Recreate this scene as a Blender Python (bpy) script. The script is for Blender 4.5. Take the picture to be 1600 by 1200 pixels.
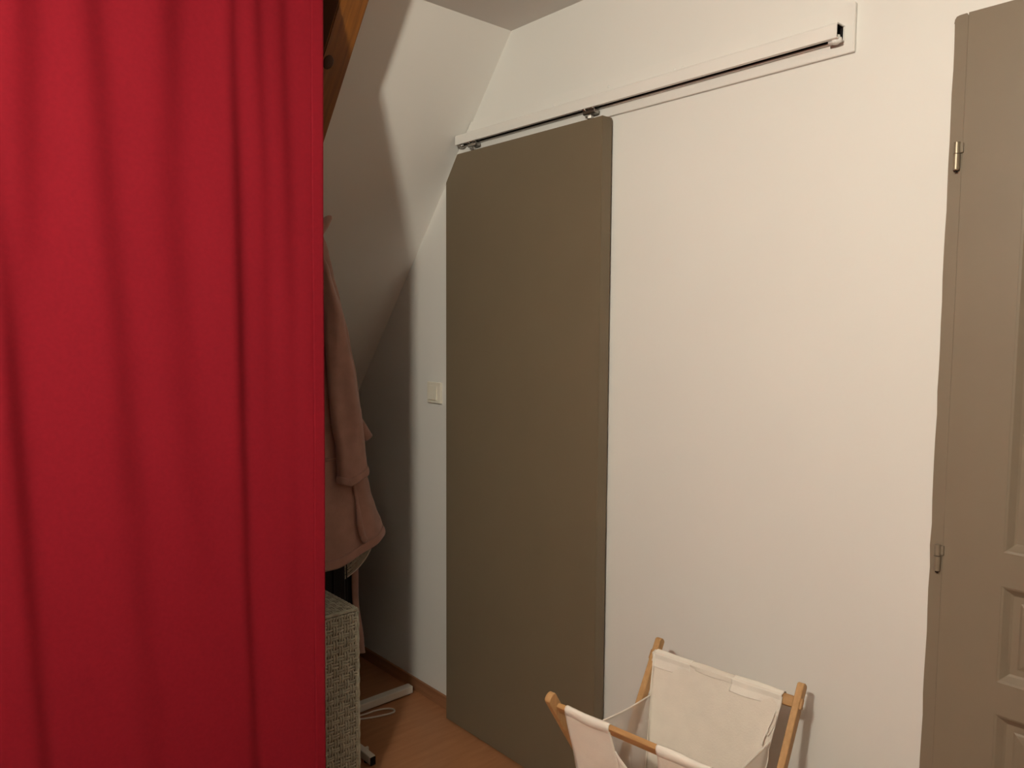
import bpy, bmesh, math, random
from mathutils import Vector, Matrix
random.seed(7)
for o in list(bpy.data.objects):
    bpy.data.objects.remove(o, do_unlink=True)
scene = bpy.context.scene
COL = scene.collection

# ------------------------------------------------------------------ camera
WALL_Y = 1.666
cam_data = bpy.data.cameras.new('camera')
cam_data.sensor_width = 36.0
cam_data.lens = 1194.03 / 1600 * 36.0
cam_data.clip_start = 0.02
cam = bpy.data.objects.new('camera', cam_data)
COL.objects.link(cam)
Fw = Vector((-0.74425948, 0.66372734, -0.07445701))
Rt = Vector((0.66523607, 0.74661, 0.00587205))
Up = Vector((-0.05948778, 0.04516116, 0.99720694))
cam.matrix_world = Matrix(((Rt.x, Up.x, -Fw.x, 0), (Rt.y, Up.y, -Fw.y, 0), (Rt.z, Up.z, -Fw.z, 1.43), (0, 0, 0, 1)))
scene.camera = cam

# ------------------------------------------------------------------ world, lamp settings, exposure
world = bpy.data.worlds.new('world')
scene.world = world
world.use_nodes = True
world.node_tree.nodes['Background'].inputs[0].default_value = (0.02, 0.022, 0.03, 1)
world.node_tree.nodes['Background'].inputs[1].default_value = 0.2
LAMP_POS = (-0.16, -0.67, 2.12)
LAMP_COLOR = (1.0, 0.93, 0.775)
LAMP_STRENGTH = 1260.0
scene.view_settings.view_transform = 'Standard'
scene.view_settings.look = 'None'
scene.view_settings.gamma = 1.0
scene.view_settings.use_curve_mapping = False
scene.view_settings.exposure = 0.0

# ------------------------------------------------------------------ materials
def material(name, color, rough=0.6, spec=0.4, metal=0.0, vary=0.04, scale=20.0, bump=0.0, bump_scale=300.0,
             stretch=(1, 1, 1), color2=None, sheen=0.0, detail=4.0, bump_dist=0.002):
    m = bpy.data.materials.new(name)
    m.use_nodes = True
    nt = m.node_tree
    b = nt.nodes['Principled BSDF']
    b.inputs['Roughness'].default_value = rough
    b.inputs['Specular IOR Level'].default_value = spec
    b.inputs['Metallic'].default_value = metal
    if sheen:
        b.inputs['Sheen Weight'].default_value = sheen
        b.inputs['Sheen Roughness'].default_value = 0.5
    tc = nt.nodes.new('ShaderNodeTexCoord')
    mp = nt.nodes.new('ShaderNodeMapping')
    mp.inputs['Scale'].default_value = stretch
    nt.links.new(tc.outputs['Object'], mp.inputs['Vector'])
    nz = nt.nodes.new('ShaderNodeTexNoise')
    nz.inputs['Scale'].default_value = scale
    nz.inputs['Detail'].default_value = detail
    nt.links.new(mp.outputs['Vector'], nz.inputs['Vector'])
    ramp = nt.nodes.new('ShaderNodeValToRGB')
    c2 = color2 or tuple(min(1, c * (1 + vary)) for c in color)
    c1 = color if color2 else tuple(c * (1 - vary) for c in color)
    ramp.color_ramp.elements[0].color = (*c1, 1)
    ramp.color_ramp.elements[1].color = (*c2, 1)
    ramp.color_ramp.elements[0].position = 0.3
    ramp.color_ramp.elements[1].position = 0.7
    nt.links.new(nz.outputs['Fac'], ramp.inputs['Fac'])
    nt.links.new(ramp.outputs['Color'], b.inputs['Base Color'])
    if bump:
        n2 = nt.nodes.new('ShaderNodeTexNoise')
        n2.inputs['Scale'].default_value = bump_scale
        n2.inputs['Detail'].default_value = 3
        nt.links.new(mp.outputs['Vector'], n2.inputs['Vector'])
        bp = nt.nodes.new('ShaderNodeBump')
        bp.inputs['Strength'].default_value = bump
        bp.inputs['Distance'].default_value = bump_dist
        nt.links.new(n2.outputs['Fac'], bp.inputs['Height'])
        nt.links.new(bp.outputs['Normal'], b.inputs['Normal'])
    return m

M = {}
M['wall'] = material('white_wall_paint', (0.735, 0.72, 0.685), rough=0.55, spec=0.3, vary=0.012, scale=3, bump=0.10, bump_scale=55)
M['far_wall'] = material('bounce_cutting_dark_wall', (0.055, 0.05, 0.045), rough=0.7, spec=0.2, scale=5, stretch=(10, 10, 1), color2=(0.08, 0.07, 0.06))  # unseen walls, given a dark colour to cut the bounce light
M['ceiling'] = material('ceiling_paint', (0.72, 0.70, 0.675), rough=0.8, spec=0.1, vary=0.01, scale=3, bump=0.08, bump_scale=70)
M['white_gloss'] = material('white_satin_paint', (0.74, 0.72, 0.685), rough=0.4, spec=0.4, vary=0.012, scale=9, bump=0.08, bump_scale=60)
M['slider'] = material('taupe_door_laminate', (0.158, 0.122, 0.079), rough=0.5, spec=0.3, vary=0.02, scale=6, bump=0.03, bump_scale=400)
M['taupe'] = material('taupe_door_paint', (0.200, 0.158, 0.112), rough=0.42, spec=0.35, vary=0.02, scale=8, bump=0.08, bump_scale=90)
M['floor'] = material('orange_brown_laminate', (0.345, 0.15, 0.066), rough=0.42, spec=0.35, scale=4, stretch=(12, 1.6, 1), color2=(0.405, 0.188, 0.087), bump=0.05, bump_scale=40)
M['skirt'] = material('brown_wood_skirting', (0.25, 0.115, 0.055), rough=0.5, spec=0.3, scale=5, stretch=(1, 20, 20), color2=(0.33, 0.155, 0.075))
M['beam'] = material('varnished_pine_beam', (0.14, 0.044, 0.0045), rough=0.4, spec=0.4, scale=7, stretch=(1, 18, 1), color2=(0.225, 0.078, 0.009), bump=0.1, bump_scale=60)
M['knot'] = material('dark_wood_knot', (0.05, 0.018, 0.006), rough=0.6, vary=0.2)
M['steel'] = material('zinc_steel', (0.42, 0.40, 0.37), rough=0.28, metal=1.0, vary=0.05)
M['dull_steel'] = material('worn_hinge_metal', (0.27, 0.22, 0.155), rough=0.4, metal=0.45, vary=0.06, scale=60)
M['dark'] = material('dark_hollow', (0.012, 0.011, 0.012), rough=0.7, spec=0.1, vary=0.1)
M['curtain'] = material('red_curtain_fabric', (0.203, 0.0070, 0.0150), rough=0.85, spec=0.10, vary=0.05, scale=120, bump=0.12, bump_scale=900, sheen=0.0, bump_dist=0.001)
M['robe'] = material('dusty_pink_velour', (0.37, 0.215, 0.175), rough=0.95, spec=0.05, vary=0.10, scale=25, bump=0.3, bump_scale=500, sheen=0.35)
M['black'] = material('black_nylon', (0.007, 0.0075, 0.009), rough=0.5, spec=0.25, vary=0.1)
M['wicker'] = material('grey_brown_wicker', (0.30, 0.298, 0.235), rough=0.65, spec=0.2, scale=45, color2=(0.45, 0.445, 0.36), bump=0.1)
M['wicker_core'] = material('brown_basket_lining', (0.085, 0.07, 0.045), rough=0.8, spec=0.1)
M['white_plastic'] = material('off_white_plastic', (0.66, 0.62, 0.55), rough=0.45, spec=0.4, vary=0.02)
M['switch'] = material('ivory_switch_plastic', (0.74, 0.70, 0.60), rough=0.35, spec=0.45, vary=0.01)
M['grille'] = material('fan_grille_wire', (0.55, 0.50, 0.40), rough=0.4, spec=0.4, vary=0.03)
M['pine'] = material('light_beech_wood', (0.40, 0.225, 0.092), rough=0.5, spec=0.3, scale=14, stretch=(9, 9, 1), color2=(0.50, 0.295, 0.132), bump=0.08, bump_scale=60)
M['rail_wood'] = material('beech_cross_rail', (0.36, 0.19, 0.075), rough=0.5, spec=0.3, scale=14, stretch=(1, 9, 9), color2=(0.45, 0.255, 0.108), bump=0.08, bump_scale=60)

def translucent_cloth(name, color, trans=0.3, alpha=1.0, scale=250):
    m = material(name, color, rough=0.9, spec=0.08, vary=0.03, scale=30, bump=0.25, bump_scale=scale)
    nt = m.node_tree
    b = nt.nodes['Principled BSDF']
    out = nt.nodes['Material Output']
    tr = nt.nodes.new('ShaderNodeBsdfTranslucent')
    tr.inputs['Color'].default_value = (*color, 1)
    mx = nt.nodes.new('ShaderNodeMixShader')
    mx.inputs[0].default_value = trans
    nt.links.new(b.outputs[0], mx.inputs[1])
    nt.links.new(tr.outputs[0], mx.inputs[2])
    last = mx
    if alpha < 1:
        tp = nt.nodes.new('ShaderNodeBsdfTransparent')
        m2 = nt.nodes.new('ShaderNodeMixShader')
        m2.inputs[0].default_value = alpha
        nt.links.new(tp.outputs[0], m2.inputs[1])
        nt.links.new(mx.outputs[0], m2.inputs[2])
        last = m2
    nt.links.new(last.outputs[0], out.inputs['Surface'])
    return m
M['cotton'] = translucent_cloth('natural_cotton', (0.86, 0.795, 0.705), 0.14)
M['sleeve_cotton'] = translucent_cloth('double_cotton', (0.86, 0.81, 0.73), 0.06)
M['voile'] = translucent_cloth('sheer_voile', (0.78, 0.73, 0.67), 0.35, alpha=0.6)

# ------------------------------------------------------------------ helpers
def link(name, me, mat, parent=None, smooth=False, label=None, cat=None, group=None, kind=None):
    o = bpy.data.objects.new(name, me)
    COL.objects.link(o)
    if mat: me.materials.append(mat)
    if smooth:
        for p in me.polygons: p.use_smooth = True
    if parent is not None:
        o.parent = parent
        w = Vector((0, 0, 0)); q = parent
        while q is not None:
            w += q.location; q = q.parent
        me.transform(Matrix.Translation(-w))
    if label: o['label'] = label
    if cat: o['category'] = cat
    if group: o['group'] = group
    if kind: o['kind'] = kind
    return o

def finish(bm, name, mat, parent=None, smooth=False, normals=True, **kw):
    if normals: bmesh.ops.recalc_face_normals(bm, faces=bm.faces)
    me = bpy.data.meshes.new(name)
    bm.to_mesh(me); bm.free()
    return link(name, me, mat, parent, smooth, **kw)

def root(name, loc, label=None, cat=None, group=None, kind=None):
    o = bpy.data.objects.new(name, None)
    o.empty_display_size = 0.05
    COL.objects.link(o)
    o.location = loc
    if label: o['label'] = label
    if cat: o['category'] = cat
    if group: o['group'] = group
    if kind: o['kind'] = kind
    return o

def add_box(bm, x0, x1, y0, y1, z0, z1, bevel=0.0, seg=2, mat=None):
    r = bmesh.ops.create_cube(bm, size=1)
    vs = r['verts']
    for v in vs:
        v.co = Vector((x0 + (v.co.x + .5) * (x1 - x0), y0 + (v.co.y + .5) * (y1 - y0), z0 + (v.co.z + .5) * (z1 - z0)))
    if bevel:
        es = list({e for v in vs for e in v.link_edges})
        r2 = bmesh.ops.bevel(bm, geom=es, offset=bevel, segments=seg, affect='EDGES', profile=0.5)
        vs = list({v for f in r2['faces'] for v in f.verts} | {v for v in vs if v.is_valid})
    if mat is not None:
        bmesh.ops.transform(bm, matrix=mat, verts=vs)
    return vs

def box(name, x0, x1, y0, y1, z0, z1, mat, parent=None, bevel=0.0, **kw):
    bm = bmesh.new()
    add_box(bm, x0, x1, y0, y1, z0, z1, bevel)
    return finish(bm, name, mat, parent, **kw)

def prism(bm, pts, axis, a, b):
    """extrude polygon pts (2D in the plane normal to axis) between a and b"""
    def mk(p, t):
        if axis == 'y': return Vector((p[0], t, p[1]))
        if axis == 'x': return Vector((t, p[0], p[1]))
        return Vector((p[0], p[1], t))
    va = [bm.verts.new(mk(p, a)) for p in pts]
    vb = [bm.verts.new(mk(p, b)) for p in pts]
    n = len(pts)
    bm.faces.new(va); bm.faces.new(list(reversed(vb)))
    for i in range(n):
        bm.faces.new((va[i], vb[i], vb[(i + 1) % n], va[(i + 1) % n]))
    return va + vb

def add_tube(bm, pts, r, n=8, cap=True, flat=None, up=None):
    pts = [Vector(p) for p in pts]
    rings = []
    prev = None
    for i, p in enumerate(pts):
        t = (pts[min(i + 1, len(pts) - 1)] - pts[max(i - 1, 0)]).normalized()
        ref = Vector(up) if up else (prev if prev else (Vector((0, 0, 1)) if abs(t.z) < .9 else Vector((1, 0, 0))))
        s = t.cross(ref).normalized()
        q = s.cross(t).normalized()
        prev = q
        rr = r[i] if isinstance(r, (list, tuple)) else r
        fl = flat if flat else 1.0
        rings.append([bm.verts.new(p + s * (rr * math.cos(2 * math.pi * k / n)) + q * (rr * fl * math.sin(2 * math.pi * k / n))) for k in range(n)])
    for a, b in zip(rings, rings[1:]):
        for k in range(n):
            bm.faces.new((a[k], a[(k + 1) % n], b[(k + 1) % n], b[k]))
    if cap:
        bm.faces.new(list(reversed(rings[0]))); bm.faces.new(rings[-1])

def tube(name, pts, r, mat, parent=None, n=8, smooth=True, **kw):
    fl = kw.pop('flat', None); up = kw.pop('up', None)
    bm = bmesh.new()
    add_tube(bm, pts, r, n, flat=fl, up=up)
    return finish(bm, name, mat, parent, smooth, **kw)

def ring_pts(c, rad, n, axis='x', a0=0, a1=2 * math.pi):
    out = []
    for k in range(n + 1):
        a = a0 + (a1 - a0) * k / n
        if axis == 'x': out.append((c[0], c[1] + rad * math.cos(a), c[2] + rad * math.sin(a)))
        else: out.append((c[0] + rad * math.cos(a), c[1] + rad * math.sin(a), c[2]))
    return out

def add_grid(bm, fn, nu, nv, close_u=False):
    """fn(i/nu, j/nv) -> Vector; returns vertex table"""
    nn = nu if close_u else nu + 1
    T = [[bm.verts.new(fn(i / nu, j / nv)) for j in range(nv + 1)] for i in range(nn)]
    for i in range(nu):
        for j in range(nv):
            a = T[i]; b = T[(i + 1) % nn]
            bm.faces.new((a[j], b[j], b[j + 1], a[j + 1]))
    return T

def solidify(o, t, offset=0.0):
    m = o.modifiers.new('thickness', 'SOLIDIFY'); m.thickness = t; m.offset = offset
    return o

def smooth_path(pts, n=5):
    P = [Vector(p) for p in pts]; out = []
    for i in range(len(P) - 1):
        p0, p1, p2, p3 = P[max(0, i - 1)], P[i], P[i + 1], P[min(len(P) - 1, i + 2)]
        for k in range(n):
            t = k / n
            out.append(0.5 * ((2 * p1) + (p2 - p0) * t + (2 * p0 - 5 * p1 + 4 * p2 - p3) * t * t + (3 * p1 - p0 - 3 * p2 + p3) * t ** 3))
    return out + [P[-1]]

def lerp_table(tab, z):
    """tab: list of (z, value) with falling z"""
    if z >= tab[0][0]: return tab[0][1]
    for (za, a), (zb, b) in zip(tab, tab[1:]):
        if z >= zb:
            t = (za - z) / (za - zb)
            t2 = t * t * (3 - 2 * t)
            return a + (b - a) * (0.5 * t + 0.5 * t2)
    return tab[-1][1]

# ------------------------------------------------------------------ room shell
SLOPE_M, SLOPE_C = 1.25973, 4.74159          # z = M x + C
CEIL = 2.371
XR = (CEIL - SLOPE_C) / SLOPE_M              # ridge line
XF = -SLOPE_C / SLOPE_M                      # where the slope meets the floor
XE, YB = 1.9, -2.6
def slope_z(x): return SLOPE_M * x + SLOPE_C
SN = Vector((SLOPE_M, 0, -1)).normalized()   # into the room
SD = Vector((-1, 0, -SLOPE_M)).normalized()  # down the slope

box('floor', XF - 0.2, XE + 0.2, YB - 0.2, WALL_Y + 0.2, -0.12, 0.0, M['floor'], kind='structure',
    label='orange-brown wood laminate floor', cat='floor')
box('ceiling', XR, XE + 0.2, YB - 0.2, WALL_Y + 0.2, CEIL, CEIL + 0.12, M['ceiling'], kind='structure',
    label='flat white painted ceiling', cat='ceiling')
bm = bmesh.new()
th = 0.14
prism(bm, [(XR, CEIL), (XF, 0), (XF - th, 0), (XF - th, 0.02), (XR - 0.02, CEIL + 0.12), (XR, CEIL + 0.12)], 'y', YB - 0.2, WALL_Y + 0.2)
finish(bm, 'ceiling_slope', M['wall'], kind='structure', label='white sloping attic ceiling running down behind the curtain', cat='ceiling')
# gable wall with the hinged door's opening
DX0, DX1, DTOP = -0.573, 0.33, 2.035
bm = bmesh.new()
prism(bm, [(XF - 0.05, 0), (DX0, 0), (DX0, CEIL + 0.06), (XR, CEIL + 0.06), (XR - 0.02, CEIL)], 'y', WALL_Y, WALL_Y + 0.16)
add_box(bm, DX0, DX1, WALL_Y, WALL_Y + 0.16, DTOP, CEIL + 0.06)
add_box(bm, DX1, XE + 0.1, WALL_Y, WALL_Y + 0.16, 0, CEIL + 0.06)
finish(bm, 'wall_back', M['wall'], kind='structure', label='white painted gable wall behind the sliding door', cat='wall')
box('wall_right', XE, XE + 0.15, YB - 0.15, WALL_Y + 0.15, 0, CEIL + 0.05, M['far_wall'], kind='structure', label='unseen wall opposite the sloping ceiling, darkened to cut bounce light', cat='wall')
box('wall_front', XF - 0.1, XE + 0.1, YB - 0.15, YB, 0, CEIL + 0.05, M['far_wall'], kind='structure', label='unseen wall facing the gable wall, darkened to cut bounce light', cat='wall')
# skirting
box('baseboard_back', XF + 0.02, DX0 - 0.012, WALL_Y - 0.009, WALL_Y, 0, 0.05, M['skirt'], bevel=0.0015, kind='structure',
    label='low brown wooden skirting board along the gable wall', cat='baseboard')

# ------------------------------------------------------------------ hinged door and frame (right)
FY = WALL_Y - 0.003
fr = root('trim_1', (DX0, WALL_Y, 0), 'taupe painted wooden frame around the panelled door', 'door frame', kind='structure')
bm = bmesh.new()
# jamb with a slightly uneven painted edge and a rounded head corner
prof = [(DX0 - 0.003, 0)]
zz = 0.0
while zz < 1.98:
    zz += 0.045
    prof.append((DX0 - 0.002 + random.uniform(-0.0011, 0.0011), zz))
prof += [(DX0 - 0.0035, 2.024), (DX0 - 0.0025, 2.031), (DX0 + 0.0005, DTOP + 0.001), (DX0 + 0.006, DTOP + 0.0025), (-0.5545, DTOP + 0.003), (-0.5515, DTOP - 0.004), (-0.5515, 0)]
prism(bm, prof, 'y', FY, WALL_Y + 0.12)
finish(bm, 'jamb', M['taupe'], fr)
bm = bmesh.new()
hp = [(-0.5505, 2.013), (-0.5505, DTOP - 0.005), (-0.548, DTOP + 0.002)]
xx = -0.53
while xx < 0.30:
    hp.append((xx, DTOP + 0.0025 + random.uniform(-0.001, 0.001))); xx += 0.05
hp += [(DX1 + 0.003, DTOP + 0.002), (DX1 + 0.003, 2.013)]
prism(bm, hp, 'y', FY + 0.040, WALL_Y + 0.12)
finish(bm, 'head', M['taupe'], fr)
box('jamb', 0.3105, DX1 + 0.003, FY, WALL_Y + 0.12, 0, DTOP, M['taupe'], fr, bevel=0.002)

LX0, LX1, LZ0, LZ1 = -0.5511, 0.310, 0.008, DTOP - 0.001
LY0, LY1 = FY - 0.0012, FY + 0.038
dr = root('door_1', (LX0, LY1, 0), 'taupe painted panelled hinged door beside the white wall', 'door', kind='structure')
stile = 0.1065
holes = [(0.16, 0.684), (0.748, 0.938), (1.004, 1.90)]
box('stile', LX0, LX0 + stile, LY0, LY1, LZ0, LZ1 + 0.004, M['taupe'], dr, bevel=0.0006)
box('stile', LX1 - stile, LX1, LY0, LY1, LZ0, LZ1, M['taupe'], dr, bevel=0.0025)
xa, xb = LX0 + stile, LX1 - stile
zs = [LZ0] + [v for h in holes for v in h] + [LZ1 + 0.004]
for k in range(0, len(zs), 2):
    box('rail', xa - 0.0005, xb + 0.0005, LY0, LY1 - 0.0002, zs[k], zs[k + 1], M['taupe'], dr)
def panel_mesh(x0, x1, z0, z1):
    # moulding slopes in, flat groove, then a wide bevel up to the raised field
    steps = [(0.0, 0.0005), (0.004, 0.002), (0.014, 0.011), (0.018, 0.0135), (0.030, 0.0135), (0.034, 0.0115), (0.062, 0.005), (0.064, 0.0035), (0.066, 0.0035)]
    bm = bmesh.new()
    prev = None
    for ins, dep in steps:
        y = LY0 + dep
        r = [bm.verts.new((a, y, b)) for a, b in ((x0 + ins, z0 + ins), (x1 - ins, z0 + ins), (x1 - ins, z1 - ins), (x0 + ins, z1 - ins))]
        if prev:
            for k in range(4):
                bm.faces.new((prev[k], prev[(k + 1) % 4], r[(k + 1) % 4], r[k]))
        prev = r
    bm.faces.new(prev)
    back = [bm.verts.new((a, LY1 - 0.004, b)) for a, b in ((x0, z0), (x1, z0), (x1, z1), (x0, z1))]
    bm.faces.new(back)
    return bm
for z0, z1 in holes:
    finish(panel_mesh(xa, xb, z0, z1), 'panel', M['taupe'], dr)
# barrel hinges
for hz, hm in ((1.770, 'dull_steel'), (0.972, 'taupe'), (0.22, 'taupe')):
    h = root('hinge', (0, 0, 0)); h.parent = dr
    h.location = Vector((-0.558, FY - 0.007, hz)) - dr.location
    hx, hy = -0.5585, FY - 0.0075
    tube('knuckle', [(hx, hy, hz + 0.002), (hx, hy, hz + 0.0235), (hx, hy, hz + 0.0245)], [0.0058, 0.0058, 0.0045], M[hm], h, n=16, smooth=False)
    tube('knuckle', [(hx, hy, hz - 0.030), (hx, hy, hz - 0.0285), (hx, hy, hz + 0.0008)], [0.0054, 0.0062, 0.0062], M[hm], h, n=16, smooth=False)
    box('plate', hx - 0.001, hx + 0.0105, FY - 0.006, FY - 0.0005, hz + 0.003, hz + 0.022, M['taupe'], h, bevel=0.001)
    tube('pin', [(hx, hy, hz - 0.0335), (hx, hy, hz - 0.0318)], 0.003, M['dark'], h, n=10)

# ------------------------------------------------------------------ sliding door, board, track
door = root('door_2', (-1.80, WALL_Y - 0.03, 0.008), 'plain taupe sliding door with a clipped top corner hanging from the track', 'door', kind='structure')
SY0, SY1 = WALL_Y - 0.0525, WALL_Y - 0.0125
bm = bmesh.new()
prism(bm, [(-2.159, 0.008), (-1.4415, 0.008), (-1.4415, 2.012), (-2.096, 2.012), (-2.159, 1.925)], 'y', SY0, SY1)
bmesh.ops.bevel(bm, geom=list(bm.edges), offset=0.0014, segments=2, affect='EDGES')
finish(bm, 'panel', M['slider'], door)

bd = root('trim_2', (-1.4, WALL_Y, 2.02), 'white painted mounting board screwed to the wall above the sliding door', 'board', kind='structure')
bm = bmesh.new()
xl0 = (2.020 - SLOPE_C) / SLOPE_M + 0.004
xl1 = (2.122 - SLOPE_C) / SLOPE_M + 0.004
prism(bm, [(xl0, 2.020), (-0.769, 2.020), (-0.769, 2.122), (xl1, 2.122)], 'y', WALL_Y - 0.0105, WALL_Y)
bmesh.ops.bevel(bm, geom=list(bm.edges), offset=0.0012, segments=2, affect='EDGES')
finish(bm, 'board', M['white_gloss'], bd)
for sx, sz in ((-2.078, 2.098), (-1.674, 2.093), (-1.650, 2.092), (-1.459, 2.101), (-1.235, 2.094), (-1.210, 2.093)):
    bm = bmesh.new()
    bmesh.ops.create_uvsphere(bm, u_segments=12, v_segments=6, radius=1)
    for v in bm.verts: v.co = Vector((sx + v.co.x * 0.0042, WALL_Y - 0.0105 + v.co.y * 0.0022, sz + v.co.z * 0.0042))
    finish(bm, 'screw', M['white_gloss'], bd, True)

RY0, RY1 = WALL_Y - 0.0485, WALL_Y - 0.0105
RZ0, RZ1 = 2.045, 2.078
tr = root('sliding_track', (-1.45, WALL_Y - 0.03, RZ0), 'white painted sliding door track with a dark slot on the wall board', 'track')
bm = bmesh.new()
t = 0.0026
# C profile, slot underneath, rounded front top
prof = [(RY1, RZ0), (RY1, RZ1), (RY0 + 0.006, RZ1), (RY0 + 0.002, RZ1 - 0.002), (RY0, RZ1 - 0.006), (RY0, RZ0),
        (RY0 + 0.011, RZ0), (RY0 + 0.011, RZ0 + t), (RY0 + t, RZ0 + t), (RY0 + t, RZ1 - 0.006), (RY0 + 0.006, RZ1 - t), (RY1 - t, RZ1 - t),
        (RY1 - t, RZ0 + t), (RY1 - 0.009, RZ0 + t), (RY1 - 0.009, RZ0)]
prism(bm, prof, 'x', -2.112, -0.790)
finish(bm, 'profile', M['white_gloss'], tr)
# near-black faces standing in for the shade inside the hollow track
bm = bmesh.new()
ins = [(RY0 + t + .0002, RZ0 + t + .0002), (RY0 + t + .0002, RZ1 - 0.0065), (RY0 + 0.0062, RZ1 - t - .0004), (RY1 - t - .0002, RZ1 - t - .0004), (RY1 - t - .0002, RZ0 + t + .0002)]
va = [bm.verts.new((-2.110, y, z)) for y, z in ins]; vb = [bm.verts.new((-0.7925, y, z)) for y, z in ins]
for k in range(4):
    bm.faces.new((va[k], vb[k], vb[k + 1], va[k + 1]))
finish(bm, 'slot_shade', M['dark'], tr, normals=False)
def stopper(x, s):
    cy = (RY0 + RY1) / 2 - 0.001
    bm = bmesh.new()
    add_tube(bm, [(x, cy, RZ0 - 0.007), (x, cy, RZ0 - 0.005), (x, cy, RZ0 + 0.010)], [0.007 * s, 0.009 * s, 0.009 * s], 14)
    add_tube(bm, [(x - 0.014, cy, RZ0 - 0.001), (x + 0.012, cy, RZ0 - 0.001)], 0.006 * s, 10)
    return bm
finish(stopper(-0.800, 1.0), 'end_stop', M['white_gloss'], tr, True)
finish(stopper(-2.098, 0.8), 'end_stop', M['steel'], tr, True)
def hanger(x):
    h = root('hanger', (0, 0, 0)); h.parent = door
    cy = (RY0 + RY1) / 2 - 0.001
    h.location = Vector((x, cy, 2.012)) - door.location
    box('bracket', x - 0.030, x + 0.030, cy - 0.011, cy + 0.011, 2.0115, 2.0145, M['steel'], h, bevel=0.0008)
    tube('bolt', [(x, cy, 2.014), (x, cy, 2.056)], 0.0042, M['steel'], h, n=12)
    tube('nut', [(x, cy, 2.019), (x, cy, 2.026)], 0.0095, M['steel'], h, n=6, smooth=False)
    box('carriage', x - 0.022, x + 0.026, cy - 0.009, cy + 0.009, 2.030, 2.043, M['steel'], h, bevel=0.003)
    for dx in (-0.014, 0.017):
        tube('roller', [(x + dx, cy - 0.0145, 2.046), (x + dx, cy - 0.0085, 2.046)], [0.0055, 0.0075], M['steel'], h, n=14)
        tube('roller', [(x + dx, cy + 0.0085, 2.056), (x + dx, cy + 0.0125, 2.056)], [0.008, 0.008], M['steel'], h, n=14)
hanger(-2.035)
hanger(-1.508)

# ------------------------------------------------------------------ light switch
sw = root('light_switch', (-2.292, WALL_Y, 1.186), 'ivory rocker light switch on the wall beside the sliding door', 'light switch')
box('plate', -2.333, -2.251, WALL_Y - 0.0105, WALL_Y, 1.147, 1.225, M['switch'], sw, bevel=0.002)
bm = bmesh.new()
prism(bm, [(WALL_Y - 0.012, 1.160), (WALL_Y - 0.0175, 1.1605), (WALL_Y - 0.0125, 1.212), (WALL_Y - 0.010, 1.212), (WALL_Y - 0.0095, 1.160)], 'x', -2.318, -2.270)
finish(bm, 'rocker', M['switch'], sw)

# ------------------------------------------------------------------ roof beam
BOFF = 0.18
by0, by1 = 0.985, 1.062
bm = bmesh.new()
def along(x, off):                    # a point on the slope at x, pushed off into the room
    return Vector((x, 0, slope_z(x))) + SN * off
P0, P1 = along(XR - 0.01, 0.0), along(-3.55, 0.0)
topx = -1.70
top_off = along(topx, BOFF)
pts = [(P1.x, P1.z), (P0.x, P0.z)]
# lower face, cut level with the ceiling
A = along(XR, BOFF)
tq = (CEIL - 0.001 - A.z) / (-SD.z)
A2 = A - SD * tq * 1.0
B = along(-3.45, BOFF)
pts += [(A2.x, CEIL - 0.001), (B.x, B.z)]
vs = prism(bm, pts, 'y', by0, by1)
bmesh.ops.bevel(bm, geom=[e for e in bm.edges if abs((e.verts[0].co - e.verts[1].co).normalized().y) < 0.1], offset=0.003, segments=2, affect='EDGES')
beam = finish(bm, 'roof_beam', M['beam'], label='orange varnished wooden rafter under the sloping ceiling', cat='beam')
# dark knot at the lower edge of the timber
kp = along(-1.995, BOFF)
bm = bmesh.new()
bmesh.ops.create_uvsphere(bm, u_segments=14, v_segments=7, radius=1)
rotk = Matrix((( -SD.x, 0, SN.x), (0, 1, 0), (-SD.z, 0, SN.z)))
for v in bm.verts:
    c = Vector((v.co.x * 0.020, v.co.y * 0.015, v.co.z * 0.004))
    v.co = rotk @ c + Vector((kp.x, 1.004, kp.z))
kn = finish(bm, 'wood_knot', M['knot'], beam, True)

# ------------------------------------------------------------------ red curtain
CX = -1.68
cur = root('curtain', (CX, 0.0, 0.0), 'long red fabric curtain hanging in soft vertical folds', 'curtain')
ROWZ = (2.089, 1.703, 1.307, 0.898, 0.478)
BANDS = [  # (Y at the five heights), width, (strength at the five heights)
    ((0.301, 0.289, 0.271, 0.258, 0.245), 0.030, (1.0, .8, .3, .0, .0)),
    ((0.408, 0.420, 0.443, 0.462, 0.476), 0.030, (1.1, 1.1, .8, .45, .25)),
    ((0.551, 0.548, 0.563, 0.580, 0.597), 0.034, (1.2, .9, .5, .3, .2)),
    ((0.678, 0.683, 0.684, 0.690, 0.701), 0.015, (1.2, 1.5, 1.5, 1.2, .9)),
    ((0.735, 0.747, 0.748, 0.748, 0.748), 0.013, (.9, .6, .2, .0, .0)),
    ((0.795, 0.803, 0.806, 0.808, 0.810), 0.016, (.9, .7, .3, .2, .1)),
    ((0.215, 0.236, 0.251, 0.265, 0.279), 0.018, (.3, .9, 1.5, 1.4, 1.2)),
    ((0.100, 0.110, 0.120, 0.130, 0.150), 0.030, (1, 1, 1, 1, 1)),
]
yy = 0.0
while yy > -2.7:
    w = random.uniform(0.018, 0.034)
    sh = random.uniform(-0.02, 0.05)
    BANDS.append((tuple(yy + sh * k / 4 for k in range(5)), w, tuple(random.uniform(.5, 1.3) for _ in range(5))))
    yy -= random.uniform(0.08, 0.15)
def row_interp(vals, z):
    return lerp_table(list(zip(ROWZ, vals)), z)
YC0, YC1, NY, NZ = -2.585, 0.886, 900, 70  # unseen stretch lengthened to the front wall to keep lamp light out behind
ZC0, ZC1 = 0.025, 2.335
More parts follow.
